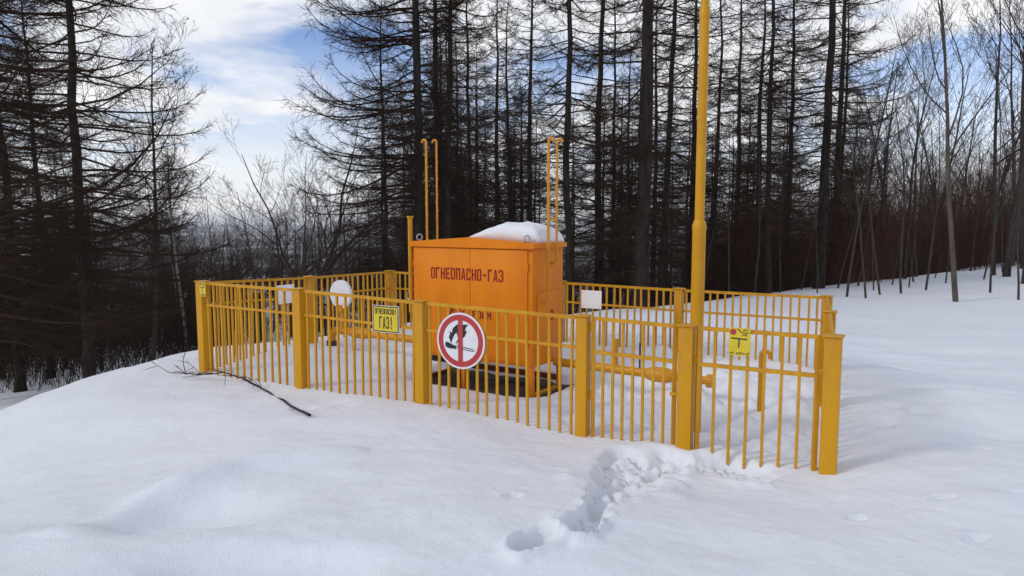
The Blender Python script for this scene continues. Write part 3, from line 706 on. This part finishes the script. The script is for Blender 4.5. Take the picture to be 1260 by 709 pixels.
# ------------------------------------------------------------------ vegetation: vectorised tubes
class Tubes:
    def __init__(s): s.V = []; s.Q = []; s.n = 0
    def add(s, P, R, sides):
        """P (N,K,3), R (N,K)"""
        P = np.asarray(P, float); R = np.asarray(R, float); N, K, _ = P.shape
        T = np.empty_like(P); T[:, 1:-1] = P[:, 2:] - P[:, :-2]; T[:, 0] = P[:, 1] - P[:, 0]; T[:, -1] = P[:, -1] - P[:, -2]
        T /= np.linalg.norm(T, axis=-1, keepdims=True) + 1e-9
        m = T.mean(1); ref = np.where(np.abs(m[:, 2:3]) < .8, np.array([[0, 0, 1.]]), np.array([[1., 0, 0]]))[:, None, :]
        a = np.cross(T, np.broadcast_to(ref, T.shape)); a /= np.linalg.norm(a, axis=-1, keepdims=True) + 1e-9; b = np.cross(T, a)
        th = 2 * np.pi * np.arange(sides) / sides
        V = P[:, :, None, :] + R[:, :, None, None] * (a[:, :, None, :] * np.cos(th)[None, None, :, None] + b[:, :, None, :] * np.sin(th)[None, None, :, None])
        i0 = s.n + np.arange(N * K * sides).reshape(N, K, sides); i1 = np.roll(i0, -1, 2)
        Q = np.stack([i0[:, :-1], i1[:, :-1], i1[:, 1:], i0[:, 1:]], -1).reshape(-1, 4)
        s.V.append(V.reshape(-1, 3)); s.Q.append(Q); s.n += N * K * sides
    def ribbon(s, P, R, g):
        """finest twigs: narrow strips, each turned its own way"""
        P = np.asarray(P, float); R = np.asarray(R, float); N, K, _ = P.shape
        d = unit(P[:, -1] - P[:, 0]); a = unit(np.cross(d, g.normal(0, 1, (N, 3))))[:, None, :] * (R * 1.25)[..., None]
        V = np.stack([P - a, P + a], 2); i0 = s.n + np.arange(N * K * 2).reshape(N, K, 2)
        Q = np.stack([i0[:, :-1, 0], i0[:, :-1, 1], i0[:, 1:, 1], i0[:, 1:, 0]], -1).reshape(-1, 4)
        s.V.append(V.reshape(-1, 3)); s.Q.append(Q); s.n += N * K * 2
    def mesh(s, name, m): return quick_mesh(name, np.concatenate(s.V), np.concatenate(s.Q), m)
    def tris(s): return 2 * sum(len(q) for q in s.Q)
def unit(v): return v / (np.linalg.norm(v, axis=-1, keepdims=True) + 1e-9)

def larch(seed, Ht, r0, spread, nb, z0f=.10, livef=.35, dens=1.0, lean=(0, 0), sub=3, side=None):
    """returns trunk mesh, crown mesh; branches sweep out and up, hung with side twigs"""
    g = np.random.RandomState(seed); K = 16
    t = np.linspace(0, 1, K); wob = np.cumsum(g.normal(0, .035, (K, 2)), 0) * np.sqrt(Ht / 16)
    tr = np.stack([wob[:, 0] + lean[0] * t * Ht, wob[:, 1] + lean[1] * t * Ht, t * Ht - .5 * (1 - t)], -1)
    rad = r0 * (1 - t) ** .85 + .012; rad[0] *= 1.35
    T = Tubes(); T.add(tr[None], rad[None], 10)
    def on(tt): return np.stack([np.interp(tt, t, tr[:, i]) for i in range(3)], -1)
    Bt = Tubes()
    h = np.sort(g.uniform(z0f, .985, nb)); az = np.cumsum(g.uniform(1.7, 3.2, nb))
    if side is not None:
        k = g.rand(nb) < .45; az[k] = side + g.normal(0, .5, k.sum())
    live = np.clip((h - livef * .6) / (livef * .6), 0, 1)
    shape = np.where(h < livef, .45 + .55 * h / livef, np.clip((1 - h) / (1 - livef), 0, 1) ** .72)
    Lb = spread * shape * g.uniform(.65, 1.12, nb) * (.55 + .45 * live) + .25
    p0 = on(h); KB = 8; s = np.linspace(0, 1, KB)
    pitch0 = np.where(h < livef, g.normal(-.10, .16, nb), g.normal(.02, .14, nb) + .55 * np.clip((h - .6) / .4, 0, 1))
    curl = np.where(h < livef, g.normal(.05, .25, nb), g.uniform(.35, .85, nb))
    ang = pitch0[:, None] - .28 * np.sin(s * np.pi)[None] * live[:, None] + curl[:, None] * s[None] ** 2
    azs = az[:, None] + np.cumsum(g.normal(0, .07, (nb, KB)), 1)
    dirs = np.stack([np.cos(ang) * np.cos(azs), np.cos(ang) * np.sin(azs), np.sin(ang)], -1)
    P = p0[:, None] + np.cumsum(dirs * (Lb / (KB - 1))[:, None, None], 1) - dirs[:, :1] * (Lb / (KB - 1))[:, None, None]
    rb = (.0075 + .0085 * Lb)[:, None] * (1 - s[None]) ** .7 * .8 + .0045
    Bt.add(P, rb, 5)
    # side twigs
    nt_ = np.maximum((dens * (7 + 13 * Lb) * (.30 + .70 * live)).astype(int), 2)
    bi = np.repeat(np.arange(nb), nt_); n = len(bi)
    tt = g.uniform(.12, 1, n) ** .85; f = tt * (KB - 1); i = np.minimum(f.astype(int), KB - 2); w = (f - i)[:, None]
    q0 = P[bi, i] * (1 - w) + P[bi, i + 1] * w; d = unit(P[bi, i + 1] - P[bi, i])
    sgn = np.where(g.rand(n) < .5, -1, 1.)
    lat = unit(np.cross(d, np.array([0, 0, 1.]))) * sgn[:, None]
    vec = unit(d * g.uniform(.35, 1.1, n)[:, None] + lat * g.uniform(.25, 1, n)[:, None] + np.array([0, 0, 1.]) * g.normal(-.10, .38, n)[:, None])
    Lt = (.16 + .20 * Lb[bi] * (1.05 - tt)) * g.uniform(.5, 1.4, n) + .06
    bend = np.array([0, 0, 1.]) * g.normal(-.05, .30, n)[:, None]
    q1 = q0 + vec * (Lt * .55)[:, None] + g.normal(0, .02, (n, 3)); q2 = q1 + unit(vec + bend) * (Lt * .45)[:, None]
    Q = np.stack([q0, q1, q2], 1); rt = np.array([.0052, .0040, .0022])[None] * g.uniform(.75, 1.25, n)[:, None]
    Bt.add(Q, rt, 3)
    if sub:
        ti = np.repeat(np.arange(n), sub); k = len(ti); w = g.uniform(.1, 1, k)[:, None]
        s0 = np.where(w < .55, q0[ti] + (q1 - q0)[ti] * (w / .55), q1[ti] + (q2 - q1)[ti] * ((w - .55) / .45))
        dd = unit(vec[ti] + g.normal(0, .6, (k, 3)) + (0, 0, -.08)); ls = g.uniform(.05, .24, k) * (.6 + .25 * Lb[bi][ti])
        Bt.ribbon(np.stack([s0, s0 + dd * ls[:, None]], 1), np.tile([.0036, .0018], (k, 1)), g)
    return T.mesh('trunk', LARCH_T), Bt.mesh('crown', LARCH_B)

def broadleaf(seed, Ht, r0, kind='slender', tm=None, bm_=None, lean=(0, 0), levels=4):
    """bare deciduous tree: trunk continues as leader, limbs fork upwards"""
    g = np.random.RandomState(seed); polys = {0: [], 1: [], 2: [], 3: [], 4: []}
    K = 7
    def seg(p, d, Ln, r, lv, up):
        pts = [p]; dd = d; 
        for k in range(K - 1):
            dd = unit(dd + g.normal(0, .10 if lv else .045, 3) + np.array([0, 0, up])); pts.append(pts[-1] + dd * Ln / (K - 1))
        pts = np.array(pts); rr = r * (1 - np.linspace(0, 1, K) ** 1.1 * (.82 if lv else .86))
        polys[lv].append((pts, rr)); return pts, rr
    n1 = {'slender': 11, 'spread': 10, 'birch': 14, 'sapling': 7}[kind]
    t0 = {'slender': .38, 'spread': .40, 'birch': .35, 'sapling': .35}[kind]
    trunkL = Ht * (.92 if kind != 'spread' else .42)
    tp, tr_ = seg(np.array([0, 0, -.3]), unit(np.array([lean[0], lean[1], 1.])), trunkL, r0, 0, .0 if kind != 'spread' else .02)
    def children(pts, rr, lv, n, ta, Lc, spreadang):
        az0 = g.uniform(0, 6.28)
        for i in range(n):
            t = ta + (1 - ta) * ((i + g.uniform(.1, .9)) / n); f = t * (K - 1); j = min(int(f), K - 2); w = f - j
            p = pts[j] * (1 - w) + pts[j + 1] * w; r = (rr[j] * (1 - w) + rr[j + 1] * w)
            d = unit(pts[j + 1] - pts[j]); ax = unit(np.cross(d, g.normal(0, 1, 3)))
            sp = g.normal(spreadang, .16); dn = unit(d * math.cos(sp) + ax * math.sin(sp))
            Ln = Lc * (1.12 - .62 * t) * g.uniform(.65, 1.2); rc = max(r * g.uniform(.42, .62), .0038)
            cp, cr = seg(p, dn, Ln, rc, lv, {'slender': .10, 'spread': .09, 'birch': .06, 'sapling': .12}[kind] if lv < 3 else .04)
            if lv < levels:
                nn = {1: 6, 2: 5, 3: 4}[lv] if kind != 'sapling' else {1: 4, 2: 3, 3: 2}[lv]
                children(cp, cr, lv + 1, nn, .22, Ln * .52, .62)
    children(tp, tr_, 1, n1, t0, Ht * (.36 if kind != 'spread' else .66), .60 if kind != 'spread' else .80)
    T = Tubes(); T.add(np.array([p for p, r in polys[0]]), np.array([r for p, r in polys[0]]), 9)
    Bt = Tubes()
    for lv, sd in ((1, 6), (2, 4), (3, 3), (4, 3)):
        if not polys[lv]: continue
        PP = np.array([p for p, r in polys[lv]]); RR = np.array([r for p, r in polys[lv]])
        if lv >= 3: PP, RR = PP[:, ::2], RR[:, ::2]
        Bt.add(PP, np.maximum(RR, .0026), sd)
    return T.mesh('trunk', tm), Bt.mesh('crown', bm_)

def plant(name, meshes, x, y, rz, sc, label, cat, group=None, sink=.05, tilt=(0, 0)):
    z = gz0(x, y) - sink
    o = link(name, None, None, (x, y, z)); o.rotation_euler = (tilt[0], tilt[1], rz); o.scale = (sc, sc, sc); tag(o, label, cat, group)
    link('trunk', meshes[0], o); link('crown', meshes[1], o)
    return o
def gz0(x, y): return float(terrain(np.array([x]), np.array([y]), False)[0])
def px2x(px, y): return (px - 630) / F * y * 1.0

LV = [larch(11 + i, (18, 16, 17, 15, 19, 16)[i], (.165, .12, .15, .10, .20, .13)[i], (2.7, 2.2, 2.5, 2.2, 3.0, 2.4)[i], 150, .05, (.24, .3, .22, .3, .2, .26)[i], .85, (g_, 0), 4) for i, g_ in enumerate((.0, .012, -.01, .006, .0, -.006))]
LEDGE = larch(40, 17.5, .17, 4.0, 125, .25, .30, 1.15, (.0, 0), 3, side=math.pi)      # long sweeping branches on its open side
LNEAR = [larch(50, 17, .155, 3.9, 165, .10, .22, .9, (0, 0), 4), larch(51, 16, .17, 4.6, 165, .12, .2, .95, (0, 0), 4, side=0.0)]

rnd = random.Random(8)
# the trunks that show singly in the stand behind the cabinet: px, distance, variant, scale
main = [(516, 21.0, LEDGE, 1.0), (533, 24, LV[0], .95), (549, 21.5, LV[1], 1.0), (578, 29, LV[2], .9), (585, 33, LV[3], .9), (612, 36, LV[4], .9), (626, 27, LV[5], .8), (651, 31, LV[0], .95),
        (694, 20.8, LV[1], 1.0), (735, 25, LV[2], 1.0), (752, 28, LV[3], .95), (789, 20.5, LV[4], 1.12), (813, 24, LV[5], 1.0), (846, 29, LV[0], .9), (877, 27, LV[1], .85), (905, 31, LV[2], .9), (928, 35, LV[4], .9),
        (945, 23.2, LV[3], .98), (964, 27.5, LV[5], .9), (1011, 24.5, LV[0], 1.05), (1024, 29, LV[2], 1.0)]
special = {533: 'larch trunk directly behind the hooked pipe pair on the breather side of the cabinet', 549: 'larch trunk just beside the taller hooked pipe pair, past the edge larch', 694: 'larch trunk directly behind the hooked pipes over the roof snow',
           735: 'dark larch trunk between the roof snow and the thickest grey trunk', 813: 'dark larch trunk next to the thickest grey trunk, on its mast side', 877: 'thin larch trunk just past the yellow mast', 945: 'clean straight larch trunk halfway between the mast and the stout outer larch', 1024: 'larch trunk tucked behind the stout outer larch',
           516: 'larch with long upswept branches at the open edge of the stand', 789: 'thickest grey larch trunk of the stand, rising between cabinet and mast', 1011: 'stout larch at the outer end of the stand, next to thin saplings'}
for px, dep, me, sc in main:
    plant('larch_tree', me, px2x(px, dep), dep, 0 if me is LEDGE else rnd.uniform(0, 6.28), sc, special.get(px, 'tall bare larch with dark straight trunk, front rows of the stand behind the railing'), 'larch', 'larches behind the railing')
# deeper rows
for j in range(80):
    dep = math.sqrt(rnd.uniform(27 ** 2, 70 ** 2)); px = rnd.uniform(455 + (dep - 27) * 1.6, 1062)
    plant('larch_tree', LV[rnd.choice((1, 3, 5, 1, 3, 5, 0, 2))], px2x(px, dep), dep, rnd.uniform(0, 6.28), rnd.uniform(.75, 1.05), 'slender bare larch deep inside the stand behind the cabinet', 'larch', 'larches deep in the stand')
# left group, near and dark
left = [(-35, 12.5, LNEAR[1], 1.0, 0.0), (104, 18.2, LNEAR[0], 1.0, 1.0), (10, 21, LNEAR[0], .95, 3.0), (-90, 19, LNEAR[1], .9, .6), (52, 25, LNEAR[0], .85, 2.2)]
LB = {104: 'dark larch with straight trunk standing clear on the low ground by the mound', -35: 'large near larch whose long branches reach out high over the low ground', 10: 'broad dark larch next to the clear-standing larch, on its outer side',
      -90: 'large dark larch at the outer end of the low wood', 52: 'dark larch partly hidden behind the clear-standing larch by the mound'}
for px, dep, me, sc, rz in left:
    plant('larch_tree', me, px2x(px, dep), dep, rz, sc, LB[px], 'larch', 'larches beside the mound')
def fit(px, dep, top, Ht): return ((HOR - top) / F * dep + EYE - gz0(px2x(px, dep), dep)) / Ht
for j in range(32):
    dep = rnd.uniform(24, 62); px = rnd.uniform(-220, 185 + (dep - 23) * 1.2); i_ = rnd.randrange(6)
    plant('larch_tree', LV[i_], px2x(px, dep), dep, rnd.uniform(0, 6.28), fit(px, dep, rnd.uniform(165, 290), (18, 16, 17, 15, 19, 16)[i_]), 'dark bare larch crowded behind the larches on the low ground', 'larch', 'larches in the low wood')
# broadleaf kinds
SL = [broadleaf(70 + i, 11, .085, 'slender', BARK_G, TWIG_G, ((.05, -.1, .02)[i], 0)) for i in range(3)]
SLD = [broadleaf(80 + i, 10, .075, 'slender', BARK_D, TWIG_D, ((.04, -.06, .1)[i], 0)) for i in range(3)]
SPR = [broadleaf(90 + i, 9, .19, 'spread', BARK_D, TWIG_D) for i in range(2)]
BIR = [broadleaf(100 + i, 10, .075, 'birch', BIRCH, TWIG_G) for i in range(2)]
SAP = [broadleaf(110 + i, 4.5, .026, 'sapling', BARK_D, TWIG_D, ((.12, -.16, .08, -.04)[i], 0)) for i in range(4)]
# right-hand trees
GT = broadleaf(77, 12, .078, 'slender', BARK_G, TWIG_G, (-.11, 0))
plant('grey_tree', GT, px2x(1181, 19.6), 19.6, 0.0, 1.0, 'slender grey-barked bare tree leaning over the open snow, the largest there', 'tree')
right = [(1225, 28, SLD[0], 1.3), (1262, 24, SLD[2], 1.35), (1100, 31, SLD[1], 1.05), (1130, 30, SLD[0], .95), (1068, 30, SL[0], 1.0), (1245, 34, SL[2], 1.3), (1205, 36, SLD[1], 1.2), (1160, 35, SLD[2], 1.05), (1290, 29, SLD[1], 1.4), (1310, 22, SL[0], 1.2), (1238, 27, SLD[1], 1.65), (1262, 31, SLD[0], 1.7), (1140, 34, SLD[2], 1.2), (1085, 33, SLD[1], 1.15), (1115, 28, SLD[2], 1.0)]
for px, dep, me, sc in right:
    plant('bare_tree', me, px2x(px, dep), dep, rnd.uniform(0, 6.28), sc, 'thin dark bare tree rising from the far edge of the snow field', 'tree', 'bare trees edging the snow field')
for j in range(110):
    dep = rnd.uniform(34, 75); px = rnd.uniform(1030, 1420)
    me = rnd.choice(SLD + SL)
    plant('bare_tree', me, px2x(px, dep), dep, rnd.uniform(0, 6.28), rnd.uniform(.55, 1.1), 'bare tree in the thicket beyond the snow field', 'tree', 'bare trees in the thicket')
sapl = [(1120, 24), (1140, 23), (1165, 25), (1088, 21.5), (1222, 22), (1236, 29), (1175, 28), (1008, 22), (1043, 21), (1070, 20.5), (1078, 23), (1098, 25), (1113, 22), (1128, 26), (1030, 24), (1150, 28), (1210, 26), (1258, 20), (1245, 27), (1195, 31), (985, 24), (930, 22.5), (900, 23), (860, 23.5), (962, 22.8), (1055, 25)]
for px, dep in sapl:
    plant('sapling', SAP[rnd.randrange(4)], px2x(px, dep), dep, rnd.uniform(0, 6.28), rnd.uniform(.8, 1.6), 'thin crooked leafless sapling at the edge of the snow field', 'sapling', 'saplings along the wood edge')
# the gap: broadleaf trees on the slope beyond the mound
gap = [(372, 21, SPR[0], 1.12, 'dark spreading bare tree with forked limbs in the gap between the woods'), (176, 21, SLD[0], 1.15, 'sinuous dark bare tree beside the larches by the mound'),
       (228, 27, BIR[0], 1.0, 'white-stemmed birch standing in the gap between the woods')]
for px, dep, me, sc, lb in gap: plant('bare_tree', me, px2x(px, dep), dep, .4, sc, lb, 'tree')
GAPK = [(SPR[1], 8.3), (SPR[1], 8.3), (SPR[0], 8.3), (BIR[0], 10), (SLD[1], 10), (SLD[2], 10), (BIR[1], 10), (SL[0], 11), (SL[2], 11), (SLD[0], 10), (SPR[0], 8.3)]
for j in range(36):
    dep = rnd.uniform(28, 64); px = rnd.uniform(185, 505); me, ht = rnd.choice(GAPK)
    plant('bare_tree', me, px2x(px, dep), dep, rnd.uniform(0, 6.28), fit(px, dep, 198 + 85 * rnd.random() ** .8, ht), 'bare leafless tree on the slope in the gap between the woods', 'tree', 'bare trees in the gap')
for j in range(60):
    dep = rnd.uniform(62, 150); px = rnd.uniform(120, 505); me, ht = rnd.choice(GAPK)
    plant('bare_tree', me, px2x(px, dep), dep, rnd.uniform(0, 6.28), fit(px, dep, rnd.uniform(262, 305), ht), 'small distant bare tree far down the slope', 'tree', 'distant bare trees')
for px, dep, sc in ((440, 33, .42), (455, 30, .5), (425, 38, .5), (345, 40, .45), (470, 28, .55), (365, 44, .5)):
    plant('larch_tree', LV[rnd.randrange(6)], px2x(px, dep), dep, rnd.uniform(0, 6.28), sc, 'short young larch at the edge of the gap', 'larch', 'young larches by the gap')

# undergrowth that nobody could count
def brush(name, label, seed, pts_fn, n, hmin, hmax, m, r=.006):
    g = np.random.RandomState(seed); xy = pts_fn(g, n); z = terrain(xy[:, 0], xy[:, 1], False)
    hgt = g.uniform(hmin, hmax, n); d = unit(np.stack([g.normal(0, .28, n), g.normal(0, .28, n), np.ones(n)], -1))
    p0 = np.stack([xy[:, 0], xy[:, 1], z - .1], -1); K = 5; s = np.linspace(0, 1, K)
    bend = g.normal(0, .35, (n, 3)); bend[:, 2] *= .3
    P = p0[:, None] + d[:, None] * (hgt[:, None] * s)[..., None] + bend[:, None] * (hgt[:, None] * .35 * s ** 2)[..., None]
    T = Tubes(); T.add(P, r * (1.15 - s)[None] * (.5 + hgt[:, None] / hmax), 3)
    k = 6; bi = np.repeat(np.arange(n), k); t = g.uniform(.25, 1, len(bi)); f = t * (K - 1); i = np.minimum(f.astype(int), K - 2); w = (f - i)[:, None]
    q0 = P[bi, i] * (1 - w) + P[bi, i + 1] * w; dd = unit(d[bi] + g.normal(0, .6, (len(bi), 3))); ln = hgt[bi] * g.uniform(.12, .38, len(bi))
    q1 = q0 + dd * (ln * .5)[:, None]; q2 = q1 + unit(dd + g.normal(0, .25, dd.shape) + (0, 0, .15)) * (ln * .5)[:, None]
    T.ribbon(np.stack([q0, q1, q2], 1), np.tile([r * .6, r * .5, r * .3], (len(bi), 1)), g)
    k2 = 2; ci = np.repeat(np.arange(len(bi)), k2); e0 = q1[ci] + (q2 - q1)[ci] * g.uniform(0, 1, (len(ci), 1)); ed = unit(dd[ci] + g.normal(0, .7, (len(ci), 3)))
    T.ribbon(np.stack([e0, e0 + ed * (ln[ci] * g.uniform(.2, .5, len(ci)))[:, None]], 1), np.tile([r * .4, r * .25], (len(ci), 1)), g)
    return tag(link(name, T.mesh(name, m)), label, 'undergrowth', kind='stuff')
def wedge(p0, p1, d0, d1):
    def f(g, n):
        dep = np.sqrt(g.uniform(d0 ** 2, d1 ** 2, n)); px = g.uniform(p0, p1, n); return np.stack([(px - 630) / F * dep, dep], -1)
    return f
brush('undergrowth', 'red-brown leafless brush filling the wood behind the snow field', 1, wedge(850, 1100, 26, 50), 3600, 1.2, 5.4, BRUSHM, .0075)
brush('undergrowth', 'red-brown thicket of thin stems along the far edge of the open snow', 6, wedge(1060, 1400, 33, 60), 5200, 1.5, 6.8, BRUSHM, .0085)
brush('undergrowth', 'dark tangled brush between the larch trunks behind the railing', 2, wedge(460, 1010, 23, 50), 5000, .6, 3.0, LARCH_B)
brush('undergrowth', 'black tangled brush under the larches on the low ground', 3, wedge(-150, 290, 20.5, 44), 4600, .6, 4.2, LARCH_B, .008)
brush('undergrowth', 'grey-brown brush on the slope in the gap between the woods', 4, wedge(200, 500, 24, 60), 1800, .8, 3.6, TWIG_D)

# ------------------------------------------------------------------ fallen branch on the snow
def surf(px, py, up=.02):
    p = hit(px, py); return np.array([p[0], p[1], gz(p[0], p[1]) + up])
keys = [(381, 514, 7.25), (356, 500, 7.45), (330, 484, 7.7), (300, 466, 8.0), (275, 459, 8.25), (243, 461, 8.4), (213, 457, 8.45)]
pts = np.array([hit(a, b) for a, b, c in keys[:3]])
dy_ = pts[2][1] - keys[2][2]; pts = np.vstack([pts] + [at_y(a, b, c + dy_) for a, b, c in keys[3:]])
for p in pts: p[2] = max(p[2], gz(p[0], p[1]) + .012)
fb = thing('fallen_branch', tuple(pts[0]), 0, 'dark leafless broken branch lying on the snow in front of the railing', 'branch')
dense = np.stack([np.interp(np.linspace(0, 6, 25), range(7), pts[:, i]) for i in range(3)], -1) - pts[0]
g = np.random.RandomState(5); dense += g.normal(0, .006, dense.shape)
T = Tubes(); T.add(dense[None], np.linspace(.015, .004, 25)[None], 7); link('stem', T.mesh('stem', BARK_D), fb)
T = Tubes(); P_ = []; R_ = []
for i in range(17):
    t = g.uniform(.4, .99); j = int(t * 23); p = dense[j]; d = unit(dense[j + 1] - dense[j]); lv = g.uniform(.1, .6) * (.3 + .9 * t)
    dn = unit(d + g.normal(0, .30, 3) * (1, 1, .35) + (0, 0, .12)); a = p + dn * lv * .5; b = a + unit(dn + g.normal(0, .3, 3)) * lv * .5
    P_.append([p, a, b]); R_.append([.006, .0045, .0025])
    for q_ in range(2):
        e0 = a + (b - a) * g.uniform(0, .8); e1 = e0 + unit(dn + g.normal(0, .5, 3)) * lv * .35; P_.append([e0, (e0 + e1) / 2, e1]); R_.append([.004, .003, .002])
P_ = np.array(P_)
for a in range(len(P_)):
    for b in range(3):
        w_ = P_[a, b] + pts[0]; zz = gz(w_[0], w_[1]) + .006; P_[a, b, 2] = max(P_[a, b, 2], zz - pts[0][2])
T.add(P_, np.array(R_), 4); tag(link('twigs', T.mesh('twigs', TWIG_D), fb), kind='stuff')

# ------------------------------------------------------------------ hazy winter air
m = bpy.data.materials.new('haze_air'); m.use_nodes = True; t = m.node_tree; t.nodes.clear()
vo = t.nodes.new('ShaderNodeOutputMaterial'); pv = t.nodes.new('ShaderNodeVolumePrincipled')
pv.inputs['Color'].default_value = (.93, .95, 1, 1); pv.inputs['Density'].default_value = .00022
t.links.new(pv.outputs[0], vo.inputs['Volume'])
hz = MB(); z0_, z1_ = GZMIN - 1.0, 26.0
hz.box((0, 0, (z0_ + z1_) / 2), (float(gx[-1] - gx[0]) + 400, float(gy[-1] - gy[0]) + 400, z1_ - z0_)); h_ = hz.build('haze', m, None, False, loc=(float(gx[-1] + gx[0]) / 2, float(gy[-1] + gy[0]) / 2, 0))
tag(h_, kind='stuff'); tag(h_, 'thin pale winter haze over the valley', 'haze')
